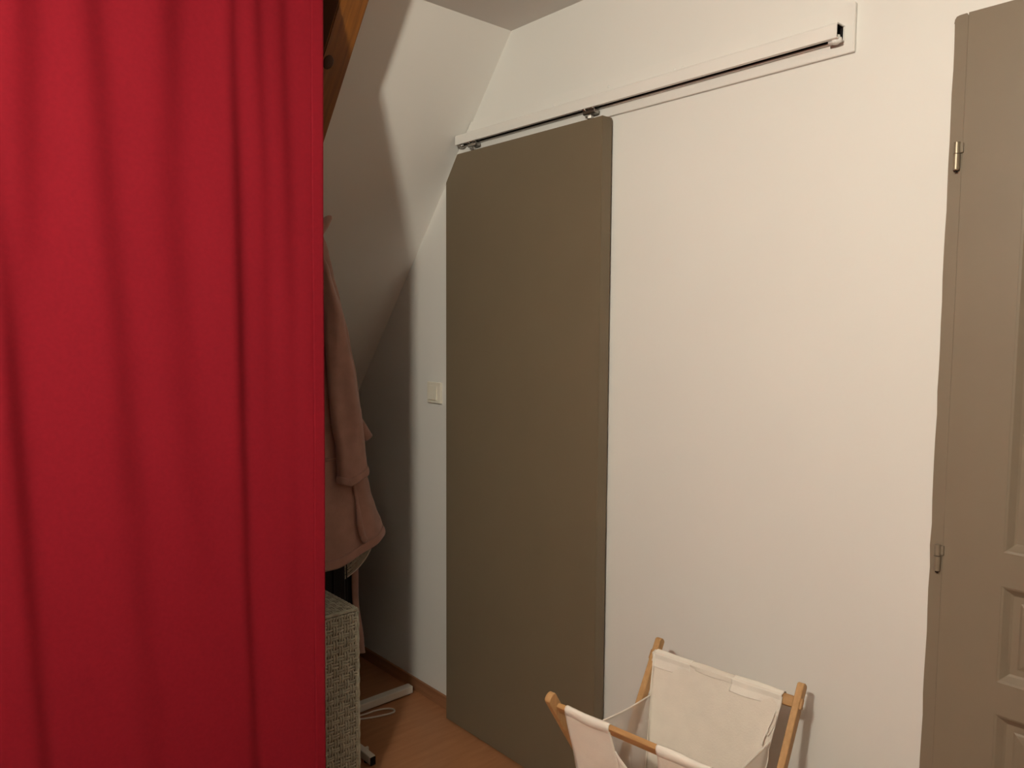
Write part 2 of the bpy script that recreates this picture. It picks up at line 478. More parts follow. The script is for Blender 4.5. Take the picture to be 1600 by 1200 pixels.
def curtain_profile(z):
    ys, ss = [], []
    bd_ = [(row_interp(b[0], z), b[1], row_interp(b[2], z)) for b in BANDS]
    h = [0.0]
    dy = (YC1 - YC0) / NY
    for i in range(NY):
        y = YC0 + (i + .5) * dy
        s = 0.0
        for c, w, a in bd_:
            d = (y - c) / w
            if abs(d) < 4: s -= 0.62 * a * math.exp(-d * d)
        ss.append(s)
    # gentle rise between the dark falls: remove a running mean so the cloth stays near its plane
    win = int(0.16 / dy)
    acc = [0.0]
    for s in ss: acc.append(acc[-1] + s)
    for i in range(NY):
        a, b = max(0, i - win), min(NY, i + win)
        h.append(h[-1] + (ss[i] - (acc[b] - acc[a]) / (b - a)) * dy)
    m = sum(h) / len(h)
    return [v - m for v in h]
bm = bmesh.new()
cols = []
for j in range(NZ + 1):
    z = ZC0 + (ZC1 - ZC0) * j / NZ
    prof = curtain_profile(z)
    edge = (z - 1.29) / 0.9 * 0.010
    row = []
    for i in range(NY + 1):
        y = YC0 + (YC1 - YC0) * i / NY
        e = max(0.0, (y - 0.6) / 0.286)
        row.append(bm.verts.new((CX + prof[i] + 0.0016 * math.sin(37 * y + 6 * z), y + edge * e * 0.8, z)))
    cols.append(row)
for j in range(NZ):
    for i in range(NY):
        bm.faces.new((cols[j][i], cols[j][i + 1], cols[j + 1][i + 1], cols[j + 1][i]))
edge_line = [cols[j][NY].co.copy() for j in range(NZ + 1)]
in_line = [cols[j][NY - 7].co.copy() for j in range(NZ + 1)]
c = finish(bm, 'cloth', M['curtain'], cur, True, normals=False)
solidify(c, 0.0016)
bm = bmesh.new()
def hemfn(u, v):
    k = int(round(v * NZ))
    a, b = in_line[k], edge_line[k]
    q = a.lerp(b, u)
    return Vector((q.x + 0.0018, q.y + 0.0006 * u, q.z))
add_grid(bm, hemfn, 6, NZ)
hm = finish(bm, 'side_hem', M['curtain'], cur, True, normals=False)
solidify(hm, 0.0016)
crl = root('curtain_rail', (CX, -0.85, CEIL), 'white curtain rail fixed to the ceiling above the red curtain', 'rail')
box('track', CX - 0.014, CX + 0.014, -2.597, 0.92, CEIL - 0.022, CEIL, M['white_gloss'], crl, bevel=0.002)
gl = box('glider', CX - 0.003, CX + 0.003, -2.584, -2.576, ZC1 + 0.001, CEIL - 0.0215, M['white_plastic'], crl)
for k in range(1, 38):
    g2 = gl.copy(); COL.objects.link(g2); g2.location.y += k * 0.0925

# ------------------------------------------------------------------ bathrobe
robe = root('bathrobe', (-2.16, 1.08, 0.68), 'dusty pink velour bathrobe hanging from the beam beside the curtain', 'bathrobe')
RR = [(1.78, 1.12), (1.715, 1.134), (1.690, 1.150), (1.660, 1.160), (1.587, 1.177), (1.519, 1.198), (1.388, 1.231), (1.265, 1.255), (1.203, 1.263),
      (1.139, 1.273), (1.056, 1.276), (0.960, 1.287), (0.894, 1.301), (0.838, 1.320), (0.787, 1.342), (0.746, 1.354), (0.66, 1.352)]
RL = [(1.78, 1.085), (1.68, 1.080), (1.62, 1.06), (1.52, 0.96), (1.3, 0.92), (1.0, 0.90), (0.66, 0.86)]
def robe_point(u, z, grow=0.0):
    yr, yl = lerp_table(RR, z), lerp_table(RL, z)
    cy, hw = (yr + yl) / 2, (yr - yl) / 2
    a = 2 * math.pi * u
    t = max(0.0, min(1.0, (1.78 - z) / 1.1))
    dep = 0.022 + 0.036 * t
    fold = 1 + 0.10 * t * math.sin(6 * a + 3 * z) + 0.05 * t * math.sin(11 * a - 2 * z)
    ca, sa = math.cos(a), math.sin(a)
    ex = abs(ca) ** 0.8 * (1 if ca > 0 else -1)
    ey = abs(sa) ** 0.9 * (1 if sa > 0 else -1)
    return Vector((-2.160 + (dep * fold + grow) * ex, cy + (hw + grow) * ey, z))
def hem_z(y): return 0.676 + max(0.0, (y - 1.15)) ** 1.25 * 0.50
bm = bmesh.new()
def robe_fn(u, v):
    p0 = robe_point(u, 0.70)
    zb = hem_z(p0.y)
    z = zb + (1.715 - zb) * v
    q = robe_point(u, z)
    return q
T = add_grid(bm, robe_fn, 96, 70, close_u=True)
bm.faces.new([T[i][70] for i in range(96)])
o = finish(bm, 'body', M['robe'], robe, True)
# stitched hem band and waist seam
bm = bmesh.new()
def hemband(u, v):
    p0 = robe_point(u, 0.70); zb = hem_z(p0.y)
    return robe_point(u, zb - 0.001 + 0.030 * v, 0.0022 * math.sin(math.pi * min(1, v * 1.0 + 0.05)) + 0.0008)
add_grid(bm, hemband, 96, 5, close_u=True)
solidify(finish(bm, 'hem', M['robe'], robe, True), 0.0015)
bm = bmesh.new()
def waist(u, v):
    q = robe_point(0.02 + 0.235 * u, 1.013 + 0.010 * v + 0.006 * u, 0.0024 * math.sin(math.pi * v) + .0004); return q
add_grid(bm, waist, 24, 4)
solidify(finish(bm, 'waist_seam', M['robe'], robe, True), 0.0015)
# sleeve hanging in front, with turned cuff
SLL = [(1.66, 1.065), (1.60, 1.085), (1.448, 1.115), (1.255, 1.124), (1.137, 1.131), (1.056, 1.146), (0.93, 1.152)]
SLR = [(1.66, 1.095), (1.60, 1.130), (1.448, 1.178), (1.255, 1.219), (1.137, 1.238), (1.056, 1.245), (0.93, 1.257)]
def sleeve_point(u, z, grow=0.0):
    yl, yr = lerp_table(SLL, z), lerp_table(SLR, z)
    a = 2 * math.pi * u
    cy, hw = (yl + yr) / 2, (yr - yl) / 2
    w = 0.030 + 0.004 * math.sin(9 * z) 
    fold = 1 + 0.12 * math.sin(3 * a + 5 * z) + 0.07 * math.sin(5 * a - 11 * z)
    # sleeve hangs slightly away from the body
    x0 = -2.104 + 0.012 * max(0, (1.7 - z))
    return Vector((x0 + (w * fold + grow) * math.cos(a), cy + (hw + grow) * math.sin(a), z))
def cuff_z(y): return 0.938 + max(0, (y - 1.18)) * 0.42 + max(0, 1.18 - y) * 0.3
bm = bmesh.new()
def sl(u, v):
    p0 = sleeve_point(u, 0.95); zb = cuff_z(p0.y)
    return sleeve_point(u, zb + (1.66 - zb) * v)
T = add_grid(bm, sl, 40, 44, close_u=True)
bm.faces.new([T[i][44] for i in range(40)])
slv = finish(bm, 'sleeve', M['robe'], robe, True)
bm = bmesh.new()
def cf(u, v):
    p0 = sleeve_point(u, 0.95); zb = cuff_z(p0.y)
    return sleeve_point(u, zb - 0.002 + 0.024 * v, 0.0034 * math.sin(math.pi * (0.15 + 0.8 * v)))
add_grid(bm, cf, 40, 5, close_u=True)
solidify(finish(bm, 'cuff', M['robe'], slv, True), 0.002)
# front edge band and the knotted end of the sash
bm = bmesh.new()
bl = [(-2.118, 1.210, 0.960), (-2.112, 1.215, 0.938), (-2.108, 1.226, 0.861), (-2.104, 1.231, 0.800), (-2.102, 1.242, 0.755)]
add_tube(bm, bl, [0.004, 0.0045, 0.006, 0.011, 0.011], 10, flat=0.8)
add_tube(bm, [(-2.102, 1.240, 0.768), (-2.100, 1.243, 0.752), (-2.100, 1.244, 0.740)], [0.008, 0.012, 0.006], 10)
finish(bm, 'front_edge', M['robe'], robe, True)
# cuff of the other sleeve sticking out behind
bm = bmesh.new()
def fl(u, v):
    a = 2 * math.pi * u
    c0, c1 = Vector((-2.19, 1.240, 1.175)), Vector((-2.195, 1.318, 1.060))
    c = c0.lerp(c1, v); r = 0.020 - 0.004 * v
    d = (c1 - c0).normalized(); s = Vector((1, 0, 0)); q = d.cross(s)
    return c + s * (r * 1.0 * math.cos(a)) + q * (r * math.sin(a) * (0.9 + 0.25 * v))
T = add_grid(bm, fl, 20, 10, close_u=True)
bm.faces.new([T[i][10] for i in range(20)])
finish(bm, 'sleeve', M['robe'], robe, True)
# collar end poking up past the curtain
bm = bmesh.new()
add_tube(bm, [(-2.15, 1.09, 1.685), (-2.13, 1.110, 1.715), (-2.12, 1.128, 1.738), (-2.118, 1.146, 1.757), (-2.118, 1.150, 1.762)], [0.028, 0.026, 0.021, 0.011, 0.004], 12, flat=0.8)
finish(bm, 'collar', M['robe'], robe, True)
# hanging loop and the hook on the side of the beam
tube('hanging_loop', [(-2.158, 1.108, 1.705), (-2.150, 1.104, 1.765), (-2.140, 1.098, 1.808), (-2.136, 1.094, 1.800), (-2.146, 1.100, 1.76), (-2.150, 1.108, 1.705)], 0.0022, M['robe'], robe)
hk = root('coat_hook', (-2.138, by1, 1.80), 'small steel coat hook on the side of the beam holding the bathrobe', 'hook')
tube('hook', [(-2.138, by1 - 0.004, 1.800), (-2.138, by1 + 0.025, 1.800), (-2.138, by1 + 0.040, 1.803), (-2.138, by1 + 0.046, 1.818)], 0.0028, M['steel'], hk)
tube('plate', [(-2.138, by1, 1.803), (-2.138, by1 + 0.002, 1.803)], 0.011, M['steel'], hk, n=16)
bz = along(-2.05, BOFF)

# ------------------------------------------------------------------ black garment bag behind the robe
gb = root('garment_bag', (-2.262, 1.06, 0.30), 'black garment bag hanging between the bathrobe and the fan', 'garment bag')
bm = bmesh.new()
def gbf(u, v):
    a = 2 * math.pi * u
    z = 0.30 + 1.26 * v
    sh = min(1.0, (1.60 - z) / 0.22)
    yl, yr = 1.06 - 0.20 * sh, 1.06 + 0.204 * sh
    ca, sa = math.cos(a), math.sin(a)
    return Vector((-2.262 + 0.010 * (abs(ca) ** .4 * (1 if ca > 0 else -1)) + 0.003 * math.sin(40 * sa + 3 * z) * (1 if ca > 0 else .3), (yl + yr) / 2 + (yr - yl) / 2 * (abs(sa) ** .6 * (1 if sa > 0 else -1)), z))
T = add_grid(bm, gbf, 64, 20, close_u=True)
bm.faces.new([T[i][0] for i in range(64)]); bm.faces.new([T[i][20] for i in range(64)])
finish(bm, 'bag', M['black'], gb, True)
tube('piping', [(-2.249, 1.264, 0.30), (-2.249, 1.264, 1.30)], 0.0022, M['black'], gb)
tube('zip', [(-2.2485, 1.215, 0.30), (-2.2485, 1.215, 1.40)], 0.0022, M['black'], gb)
bz2 = SLOPE_M * (-2.262 - bz.x) + bz.z
tube('hanger_hook', [(-2.262, 1.06, 1.55), (-2.262, 1.06, bz2 + 0.01)], 0.0025, M['steel'], gb)

# black case made up to fill the dark gap behind the fan
sc = root('gap_filler_case', (-2.72, 1.38, 0), 'made-up black case filling the dark gap behind the fan', 'gap_filler_case')
box('shell', -2.945, -2.50, 1.30, 1.452, 0.03, 0.72, M['black'], sc, bevel=0.02)
box('handle', -2.80, -2.64, 1.366, 1.386, 0.715, 0.75, M['black'], sc, bevel=0.006)
for wx in (-2.90, -2.55):
    for wy in (1.325, 1.427):
        tube('wheel', [(wx, wy - 0.010, 0.018), (wx, wy + 0.010, 0.018)], 0.018, M['black'], sc, n=14)

# robe sash laid over the black case and hanging down its front
bm = bmesh.new()
sp = smooth_path([(-2.62, 1.405, 0.7265), (-2.55, 1.418, 0.7270), (-2.512, 1.430, 0.7255), (-2.4935, 1.435, 0.705), (-2.4915, 1.436, 0.62), (-2.4915, 1.436, 0.517), (-2.4915, 1.437, 0.394), (-2.4915, 1.452, 0.279), (-2.4915, 1.457, 0.200), (-2.4915, 1.457, 0.186)], 5)
n_ = len(sp)
add_tube(bm, sp, [0.0145] * (n_ - 16) + [0.0145 + 0.0004 * k for k in range(10)] + [0.0185] * 4 + [0.016, 0.009], 12, flat=0.32, up=(0.6, 0, 0.8))
finish(bm, 'robe_sash', M['robe'], None, True, label='dusty pink cloth sash hanging down behind the corner of the wicker basket', cat='sash')

# ------------------------------------------------------------------ wicker laundry basket
BX0, BX1, BY0, BY1, BZ = -2.225, -1.90, 0.66, 1.106, 0.617
bk = root('wicker_basket', ((BX0 + BX1) / 2, (BY0 + BY1) / 2, 0), 'tall grey-brown woven wicker basket beside the red curtain', 'basket')
box('core', BX0 + 0.008, BX1 - 0.008, BY0 + 0.008, BY1 - 0.008, 0.012, BZ - 0.008, M['wicker_core'], bk)
def strand(bm, path, side, w, th):
    """flat strip following path (list of Vectors) of half width w along side, thickness th along normal"""
    prev = None
    n = len(path)
    for i, p in enumerate(path):
        t = (path[min(i + 1, n - 1)] - path[max(i - 1, 0)]).normalized()
        nr = t.cross(side).normalized()
        r = [bm.verts.new(p - side * w), bm.verts.new(p - side * w * .5 + nr * th), bm.verts.new(p + side * w * .5 + nr * th), bm.verts.new(p + side * w)]
        if prev:
            for k in range(3): bm.faces.new((prev[k], prev[k + 1], r[k + 1], r[k]))
        prev = r
def weave(origin, ea, eb, nrm, la, lb, pitch_a, pitch_b, name):
    """strands along eb every pitch_a (along ea); strands along ea every pitch_b (along eb): pairs, over two under two"""
    bm = bmesh.new()
    rnd = random.Random(3)
    na, nb = int(la / pitch_a), int(lb / pitch_b)
    amp = 0.0017
    for i in range(na + 1):
        for half in (-0.24, 0.24):                       # strands run in pairs
            a = la * i / na + half * pitch_a + rnd.uniform(-.0006, .0006)
            path = [origin + ea * a + eb * (lb * j / (nb * 4)) + nrm * (amp * 1.3 * math.cos(math.pi * (j / 4 + i)) + rnd.uniform(-.0002, .0002)) for j in range(nb * 4 + 1)]
            strand(bm, path, ea, pitch_a * 0.20, -0.0016)
    for j in range(nb + 1):
        for half in (-0.2, 0.2):
            b = lb * j / nb + half * pitch_b + rnd.uniform(-.0012, .0012)
            path = [origin + ea * (la * i / (na * 4)) + eb * (b + 0.0006 * math.sin(i * 0.9 + j)) + nrm * (-amp * math.cos(math.pi * (i / 4 + j)) + rnd.uniform(-.0002, .0002)) for i in range(na * 4 + 1)]
            strand(bm, path, eb, pitch_b * 0.155, 0.0014)
    o = finish(bm, name, M['wicker'], bk, True)
    o['kind'] = 'stuff'
    solidify(o, 0.0008)
    return o
Xv, Yv, Zv = Vector((1, 0, 0)), Vector((0, 1, 0)), Vector((0, 0, 1))
ly, lz, lx = BY1 - BY0 - 0.012, BZ - 0.02, BX1 - BX0 - 0.012
weave(Vector((BX1 - 0.002, BY0 + 0.006, 0.012)), Yv, Zv, Xv, ly, lz, 0.0170, 0.0200, 'front_weave')
weave(Vector((BX0 + 0.006, BY1 - 0.002, 0.012)), Xv, Zv, Yv, lx, lz, 0.0170, 0.0200, 'side_weave')
weave(Vector((BX0 + 0.006, BY0 + 0.002, 0.012)), Xv, Zv, -Yv, lx, lz, 0.0170, 0.0200, 'side_weave')
weave(Vector((BX0 + 0.006, BY0 + 0.006, BZ - 0.002)), Xv, Yv, Zv, lx, ly, 0.0200, 0.0170, 'lid_weave')
e = 0.0045
for zt_, nm in ((BZ - 0.003, 'rim'), (0.008, 'rim')):
    bm = bmesh.new()
    loop = [(BX0 + e, BY0 + e), (BX1 - e, BY0 + e), (BX1 - e, BY1 - e), (BX0 + e, BY1 - e)]
    for k in range(4):
        a, b = loop[k], loop[(k + 1) % 4]
        n = 48
        pts = [(a[0] + (b[0] - a[0]) * i / n, a[1] + (b[1] - a[1]) * i / n, zt_ + 0.0006 * math.sin(i * 2.1)) for i in range(n + 1)]
        add_tube(bm, pts, 0.0055, 8)
    finish(bm, nm, M['wicker'], bk, True)
for cx_, cy_ in ((BX0 + e, BY0 + e), (BX1 - e, BY0 + e), (BX1 - e, BY1 - e), (BX0 + e, BY1 - e)):
    tube('corner_post', [(cx_, cy_, 0.0), (cx_, cy_, BZ - 0.002)], 0.0052, M['wicker'], bk, n=8)

# ------------------------------------------------------------------ pedestal fan
FX, FYc = -2.417, 1.258
fan = root('pedestal_fan', (FX, FYc, 0), 'off-white pedestal fan with a flat cross base behind the wicker basket', 'fan')
def foot(x0, x1, y0, y1):
    return box('base_foot', x0, x1, y0, y1, 0.006, 0.034, M['white_plastic'], fan, bevel=0.003)
foot(FX - 0.017, FX + 0.017, FYc + 0.0175, 1.634)
foot(FX - 0.017, FX + 0.017, FYc - 0.37, FYc + 0.0175)
foot(FX + 0.0175, -2.082, FYc - 0.011, FYc + 0.011)
foot(FX - 0.33, FX - 0.0175, FYc - 0.011, FYc + 0.011)
box('tube_end_shade', -2.083, -2.078, FYc - 0.0095, FYc + 0.0095, 0.004, 0.031, M['dark'], fan, bevel=0.001)  # dark plate painting in the shade of the open tube end
for px_, py_ in ((FX, 1.62), (FX, FYc - 0.35), (FX + 0.30, FYc), (FX - 0.31, FYc)):
    tube('rubber_foot', [(px_, py_, 0), (px_, py_, 0.007)], 0.010, M['dark'], fan, n=12)
bx_ = box('lock_tab', -2.150, -2.140, FYc + 0.010, FYc + 0.022, 0.014, 0.032, M['white_plastic'], fan, bevel=0.002)
tube('pole', [(FX, FYc, 0.03), (FX, FYc, 0.62)], 0.013, M['white_plastic'], fan, n=16)
tube('pole_collar', [(FX, FYc, 0.034), (FX, FYc, 0.055), (FX, FYc, 0.075)], [0.034, 0.030, 0.016], M['white_plastic'], fan, n=20)
CXf, CYf, CZf, RF = -2.345, 1.249, 0.728, 0.190
tube('motor_housing', [(-2.49, CYf, CZf), (-2.47, CYf, CZf), (-2.41, CYf, CZf), (-2.385, CYf, CZf)], [0.03, 0.055, 0.06, 0.045], M['white_plastic'], fan, n=24)
tube('neck', [(FX, FYc, 0.60), (FX - 0.01, FYc, 0.70), (FX - 0.02, CYf, 0.75)], [0.018, 0.024, 0.024], M['white_plastic'], fan, n=14)
tube('cage_rim', ring_pts((CXf, CYf, CZf), RF, 64), 0.0042, M['white_plastic'], fan, n=8)
def cage(sgn, name):
    bm = bmesh.new()
    for k in range(1, 25):
        r = RF * k / 25
        dx = sgn * 0.038 * math.sqrt(max(0, 1 - (k / 25) ** 2.6))
        add_tube(bm, ring_pts((CXf + dx, CYf, CZf), r, 48), 0.0017, 5, cap=False)
    for k in range(44):
        a = 2 * math.pi * k / 44
        pts = []
        for q in (0.22, 0.45, 0.65, 0.8, 0.92, 1.0):
            dx = sgn * 0.038 * math.sqrt(max(0, 1 - q ** 2.6))
            pts.append((CXf + dx, CYf + RF * q * math.cos(a), CZf + RF * q * math.sin(a)))
        add_tube(bm, pts, 0.0012, 5, cap=False)
    return finish(bm, name, M['grille'], fan, True)
cage(1, 'front_grille'); cage(-1, 'rear_grille')
for k in range(3):
    a0 = 2 * math.pi * k / 3 + 0.4
    bm = bmesh.new()
    def bl_(u, v):
        r = 0.03 + 0.130 * u
        a = a0 + (v - 0.5) * (0.9 + 0.5 * math.sin(math.pi * u))
        return Vector((CXf + (v - 0.5) * 0.034, CYf + r * math.cos(a), CZf + r * math.sin(a)))
    add_grid(bm, bl_, 10, 8)
    solidify(finish(bm, 'blade', M['white_plastic'], fan, True), 0.002)
tube('hub', [(CXf - 0.04, CYf, CZf), (CXf + 0.012, CYf, CZf), (CXf + 0.02, CYf, CZf)], [0.034, 0.034, 0.02], M['white_plastic'], fan, n=20)
cordp = [(FX - 0.02, 1.30, 0.03), (-2.40, 1.335, 0.005), (-2.37, 1.372, 0.0035), (-2.350, 1.41, 0.0035), (-2.336, 1.45, 0.0035), (-2.328, 1.482, 0.0035), (-2.329, 1.500, 0.0035), (-2.340, 1.508, 0.0035),
         (-2.355, 1.505, 0.0035), (-2.372, 1.485, 0.0035), (-2.382, 1.450, 0.0035), (-2.385, 1.41, 0.0035), (-2.40, 1.37, 0.0035), (-2.47, 1.33, 0.0035)]
tube('cord', smooth_path(cordp), 0.0033, M['white_plastic'], fan, n=8)

# ------------------------------------------------------------------ folding laundry hamper
HA = math.radians(6.2)
HO = Vector((-1.120, 1.110, 0))
EU = Vector((math.cos(HA), math.sin(HA), 0)); EV = Vector((-math.sin(HA), math.cos(HA), 0))
HW, HD = 0.393, 0.425
def hp_(u, v, z): return HO + EU * u + EV * v + Vector((0, 0, z))
ham = root('laundry_hamper', hp_(HW / 2, HD / 2, 0), 'folding wooden laundry hamper with a cream cotton bag by the white wall', 'laundry hamper')
HF = Matrix((( EU.x, EV.x, 0, 0), (EU.y, EV.y, 0, 0), (0, 0, 1, 0), (0, 0, 0, 1)))
def leg(u, v0, v1, ztop=0.648):
    """slat from the floor at v0 to the top at v1"""
    bm = bmesh.new()
    a, b = Vector((u, v0, 0.0)), Vector((u, v1, ztop))
    d = (b - a); L = d.length; d.normalize()
    w, tk = 0.0125, 0.0075
    s = Vector((1, 0, 0)); q = d.cross(s)
    prof = []
    n = 8
    pts = [(-w, 0.0), (w, 0.0)]
    for k in range(n + 1):
        an = math.pi * k / n
        pts.append((w * math.cos(an), L - w * 0.6 + w * 0.6 * math.sin(an)))
    va = [bm.verts.new(a + q * p[0] + d * p[1] - s * tk) for p in pts]
    vb = [bm.verts.new(a + q * p[0] + d * p[1] + s * tk) for p in pts]
    bm.faces.new(va); bm.faces.new(list(reversed(vb)))
    m = len(pts)
    for k in range(m): bm.faces.new((va[k], vb[k], vb[(k + 1) % m], va[(k + 1) % m]))
    for v in bm.verts: v.co = HO + HF.to_3x3() @ v.co
    # keep the foot on the floor
    for v in bm.verts: v.co.z = max(v.co.z, 0.0)
    bmesh.ops.bevel(bm, geom=list(bm.edges), offset=0.0015, segments=1, affect='EDGES')
    return finish(bm, 'leg', M['pine'], ham)
leg(0.0, HD, 0.0); leg(0.0162, 0.0, HD)
leg(HW, HD, 0.012, 0.630); leg(HW - 0.0162, 0.0, HD)
def crossbar(v, z, tilt, name='crossbar'):
    bm = bmesh.new()
    add_box(bm, 0.004, HW - 0.004, -0.006, 0.006, -0.0125, 0.0125, bevel=0.003)
    R = Matrix.Rotation(tilt, 4, 'X')
    for vv in bm.verts: vv.co = HO + HF.to_3x3() @ (R @ vv.co + Vector((0, v, z)))
    return finish(bm, name, M['rail_wood'], ham)
ZR = 0.612
TN = math.atan2(HD, 0.648)
def vn(z): return HD / 2 - HD * (z / 0.648 - 0.5)      # near leg line
def vf(z): return HD / 2 + HD * (z / 0.648 - 0.5)
crossbar(vn(ZR) + 0.004, ZR, TN); crossbar(vf(ZR) - 0.004, ZR, -TN)
crossbar(vf(0.06), 0.06, -TN, 'stretcher'); crossbar(vn(0.06), 0.06, TN, 'stretcher')
for u in (0.008, HW - 0.008):
    tube('pivot_bolt', [hp_(u - 0.020, HD / 2, 0.324), hp_(u + 0.020, HD / 2, 0.324)], 0.0045, M['steel'], ham, n=12)

bag = root('bag', (0, 0, 0)); bag.parent = ham; bag.location = (0, 0, 0)
# far and near cotton panels; local coordinates (u, v, z)
ZB = 0.17
def panel_v(near, z):
    """v of the cotton panel at height z (sagging from its rail towards the bag bottom)"""
    t = max(0.0, (ZR - z) / (ZR - ZB))
    top = vn(ZR) - 0.003 if near else vf(ZR) - 0.017
    bot = HD / 2 - 0.10 if near else HD / 2 + 0.10
    return top + (bot - top) * (t ** 0.85)
def wr(u, z, s):
    return 0.0035 * math.sin(23 * u + 9 * z + s) * math.sin(14 * z + s) + 0.002 * math.sin(61 * u - 30 * z + s)
UL, UR = 0.024, 0.347
def edgeL(z): return UL + 0.030 * max(0, (ZR - z)) ** 1.0 * 1.2
def edgeR(z): return UR - 0.16 * max(0, (ZR - z)) * (1 if z > 0.5 else 0.8)
def cotton_panel(near, u0f, u1f, z0, z1f, name, nu=40, nv=30, mat='cotton', off=0.0, parent=None):
    bm = bmesh.new()
    def f(a, b):
        u = 0; z1 = z1f(a) if callable(z1f) else z1f
        z = z1 + (z0 - z1) * b
        u = u0f(z) + (u1f(z) - u0f(z)) * a
        return hp_(u, panel_v(near, z) + wr(u, z, 2.0 if near else 0.3) * min(1, b * 4) + off, z)
    add_grid(bm, f, nu, nv)
    return solidify(finish(bm, name, M[mat], parent or bag, True, normals=False), 0.001)
# far panel (single cloth up to the rail)
cotton_panel(False, edgeL, edgeR, ZB, ZR + 0.0165, 'far_panel')
# near panel with the hand notch: left flap, right flap, lower cloth
N0, N1 = 0.142, 0.252
nL = lambda z: 0.026 + 0.05 * max(0, ZR - z)
nR = lambda z: HW - 0.026 - 0.05 * max(0, ZR - z)
def n0f(z): return N0 + 0.10 * max(0.0, ZR - z) if z > 0.5 else N0 + 0.0112
def n1f(z): return N1 - 0.05 * max(0.0, ZR - z) if z > 0.5 else N1 - 0.0056
bm = bmesh.new()
def near_strip(u0f, u1f, z1f, nu):
    def f(a, b):
        z1 = z1f(a)
        z = z1 + (ZB - z1) * b
        u = u0f(z) + (u1f(z) - u0f(z)) * a
        return hp_(u, panel_v(True, z) + wr(u, z, 2.0) * min(1, max(0, (ZR - z) * 12)), z)
    T = add_grid(bm, f, nu, 36)
    return [T[i][0].co.copy() for i in range(nu + 1)], [T[0][j].co.copy() for j in range(37)], [T[nu][j].co.copy() for j in range(37)]
_, _, eL = near_strip(nL, n0f, lambda a: ZR + 0.010, 20)
notch, _, _ = near_strip(n0f, n1f, lambda a: 0.566 - 0.040 * math.sin(math.pi * a) ** 0.7, 24)
near_strip(n1f, nR, lambda a: ZR + 0.010, 20)
bmesh.ops.remove_doubles(bm, verts=bm.verts, dist=0.0006)
np_ = solidify(finish(bm, 'near_panel', M['cotton'], bag, True, normals=False), 0.001)
tube('notch_hem', notch, 0.0012, M['sleeve_cotton'], np_, n=6)
# sleeves wrapped round the rails
def sleeve(near, u0, u1, drop_in):
    bm = bmesh.new()
    vc = (vn(ZR) + 0.004) if near else (vf(ZR) - 0.004)
    tl = TN if near else -TN
    pr = []
    # a flat loop round the slat with a hem falling inside the bag
    for k in range(21):
        a = -math.pi * 0.75 + 2.5 * math.pi / 2 * 0 + (math.pi * 1.6) * k / 20
        pr.append((math.cos(a + math.pi) * 0.0085, math.sin(a + math.pi) * 0.0160))
    R = Matrix.Rotation(tl, 3, 'X')
    def f(a, b):
        k = b * 20; i = int(min(19, math.floor(k))); t = k - i
        y = pr[i][0] + (pr[i + 1][0] - pr[i][0]) * t; z = pr[i][1] + (pr[i + 1][1] - pr[i][1]) * t
        q = R @ Vector((0, y, z))
        u = u0 + (u1 - u0) * a
        return hp_(u, vc + q.y + 0.0006 * math.sin(70 * u + 9 * b), ZR + q.z + 0.0008 * math.sin(50 * u))
    add_grid(bm, f, 24, 20)
    return solidify(finish(bm, 'rail_sleeve', M['sleeve_cotton'], bag, True, normals=False), 0.0012)
sleeve(True, 0.030, N0, 0.03); sleeve(True, N1, HW - 0.026, 0.03)
# on the far rail the turned-over hems show inside the bag
def far_hem(u0, u1, depth, mat='sleeve_cotton', r=0.0085):
    bm = bmesh.new()
    vc, tl = vf(ZR) - 0.004, -TN
    R = Matrix.Rotation(tl, 3, 'X')
    def f(a, b):
        u = u0 + (u1 - u0) * a
        if b < 0.35:                       # round the top of the slat
            q = R @ Vector((0, r * math.cos(math.pi * b / 0.35), 0.0118 + (r - 0.0038) * math.sin(math.pi * b / 0.35)))
            return hp_(u, vc + q.y, ZR + q.z + 0.0008 * math.sin(50 * u))
        t = (b - 0.35) / 0.65
        q = R @ Vector((0, -r, 0.0118))
        z = ZR + q.z - depth * t
        return hp_(u + 0.002 * math.sin(5 * t + 30 * a) * t, min(vc + q.y, panel_v(False, z) - 0.0012) + wr(u, z, .3) * t, z)
    add_grid(bm, f, 24, 26)
    return solidify(finish(bm, 'rail_sleeve', M[mat], bag, True, normals=False), 0.0012)
far_hem(UL - 0.006, 0.122, 0.034); far_hem(0.228, UR, 0.030); far_hem(0.119, 0.231, 0.012, 'cotton', 0.0072)
# side edges piping of the far panel
tube('piping', [hp_(edgeL(z) - 0.001, panel_v(False, z) - 0.002, z) for z in [ZR + 0.01 - k * 0.02 for k in range(22)]], 0.0022, M['sleeve_cotton'], bag)
tube('piping', [hp_(edgeR(z) + 0.001, panel_v(False, z) - 0.002, z) for z in [ZR + 0.01 - k * 0.02 for k in range(22)]], 0.0016, M['sleeve_cotton'], bag)
# sheer sides
def voile(left):
    bm = bmesh.new()
    def f(a, b):
        zf, zn = (0.525, 0.560) if left else (0.520, 0.555)
        sag = 0.004 * math.sin(math.pi * a)
        zt = zf + (zn - zf) * a - sag
        z = zt + (ZB - zt) * b
        if left: uu = edgeL(z) * (1 - a) + nL(z) * a
        else: uu = edgeR(z) * (1 - a) + nR(z) * a
        v = panel_v(False, z) * (1 - a) + panel_v(True, z) * a
        inw = 0.006 * math.sin(math.pi * a) * (1 if left else -1)
        cr = 0.010 * math.sin(30 * a + 9 * b) * math.sin(math.pi * a) * min(1, b * 2.5)
        return hp_(uu + inw + cr, v, z)
    T = add_grid(bm, f, 36, 24)
    top = [T[i][0].co.copy() for i in range(37)]
    o = finish(bm, 'sheer_side', M['voile'], bag, True, normals=False)
    tube('hem', top, 0.0018, M['sleeve_cotton'], o)
voile(True); voile(False)
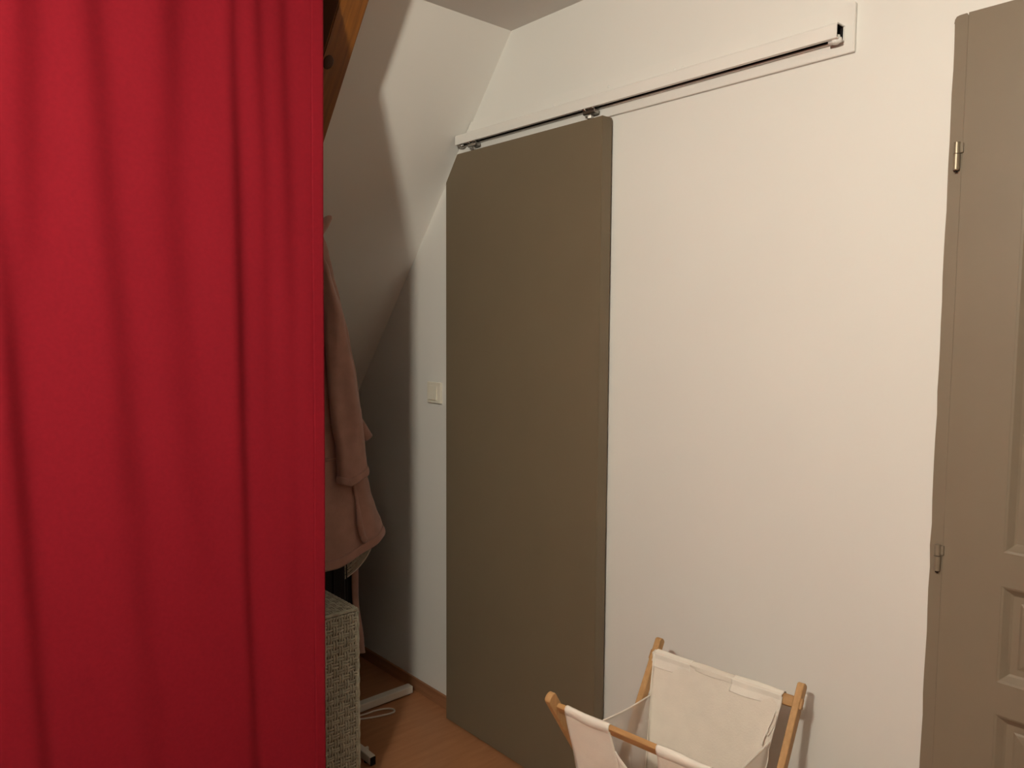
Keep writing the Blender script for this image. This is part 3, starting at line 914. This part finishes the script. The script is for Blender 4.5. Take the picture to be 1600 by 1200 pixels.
# bag bottom
bm = bmesh.new()
add_grid(bm, lambda a, b: hp_(edgeL(ZB) + (edgeR(ZB) - edgeL(ZB)) * a, panel_v(True, ZB) + (panel_v(False, ZB) - panel_v(True, ZB)) * b, ZB - 0.012 * math.sin(math.pi * a) * math.sin(math.pi * b)), 16, 12)
solidify(finish(bm, 'bag_bottom', M['cotton'], bag, True, normals=False), 0.001)
# little tie loops at the far right edge
tp = [hp_(0.338, vf(ZR) - 0.030, 0.588), hp_(0.334, vf(ZR) - 0.036, 0.568), hp_(0.327, vf(ZR) - 0.040, 0.548), hp_(0.328, vf(ZR) - 0.042, 0.536), hp_(0.336, vf(ZR) - 0.036, 0.552), hp_(0.342, vf(ZR) - 0.032, 0.574), hp_(0.338, vf(ZR) - 0.028, 0.590)]
tube('tie', smooth_path(tp), 0.0013, M['sleeve_cotton'], bag, n=6)
tp = [hp_(0.328, vf(ZR) - 0.040, 0.548), hp_(0.322, vf(ZR) - 0.048, 0.530), hp_(0.320, vf(ZR) - 0.052, 0.515)]
tube('tie', smooth_path(tp), 0.0022, M['sleeve_cotton'], bag, n=6)

# ------------------------------------------------------------------ ceiling lamp (behind the camera, lights the room)
lamp = root('ceiling_lamp', (LAMP_POS[0], LAMP_POS[1], CEIL), 'round glass pendant bulb hanging from the flat ceiling', 'lamp')
lx_, ly_, lz_ = LAMP_POS
tube('canopy', [(lx_, ly_, CEIL), (lx_, ly_, CEIL - 0.015), (lx_, ly_, CEIL - 0.03)], [0.045, 0.042, 0.015], M['white_gloss'], lamp, n=32)
tube('cord', [(lx_, ly_, CEIL - 0.025), (lx_, ly_, lz_ + 0.09)], 0.003, M['white_plastic'], lamp)
tube('socket', [(lx_, ly_, lz_ + 0.10), (lx_, ly_, lz_ + 0.09), (lx_, ly_, lz_ + 0.055)], [0.012, 0.02, 0.022], M['white_plastic'], lamp, n=20)
gm = bpy.data.materials.new('lit_lamp_glass'); gm.use_nodes = True
gb_ = gm.node_tree.nodes['Principled BSDF']
gb_.inputs['Base Color'].default_value = (0.9, 0.88, 0.84, 1)
gb_.inputs['Emission Color'].default_value = (*LAMP_COLOR, 1)
gb_.inputs['Emission Strength'].default_value = LAMP_STRENGTH
bm = bmesh.new()
bmesh.ops.create_uvsphere(bm, u_segments=24, v_segments=14, radius=0.06)
for v in bm.verts: v.co += Vector(LAMP_POS)
finish(bm, 'globe', gm, lamp, True)
tube('downlight_blocker', [(lx_, ly_, lz_ - 0.080), (lx_, ly_, lz_ - 0.078), (lx_, ly_, lz_ - 0.070), (lx_, ly_, lz_ - 0.062)], [0.02, 0.045, 0.066, 0.072], M['dull_steel'], lamp, n=40)  # unseen cup added under the globe to dim the light going downward
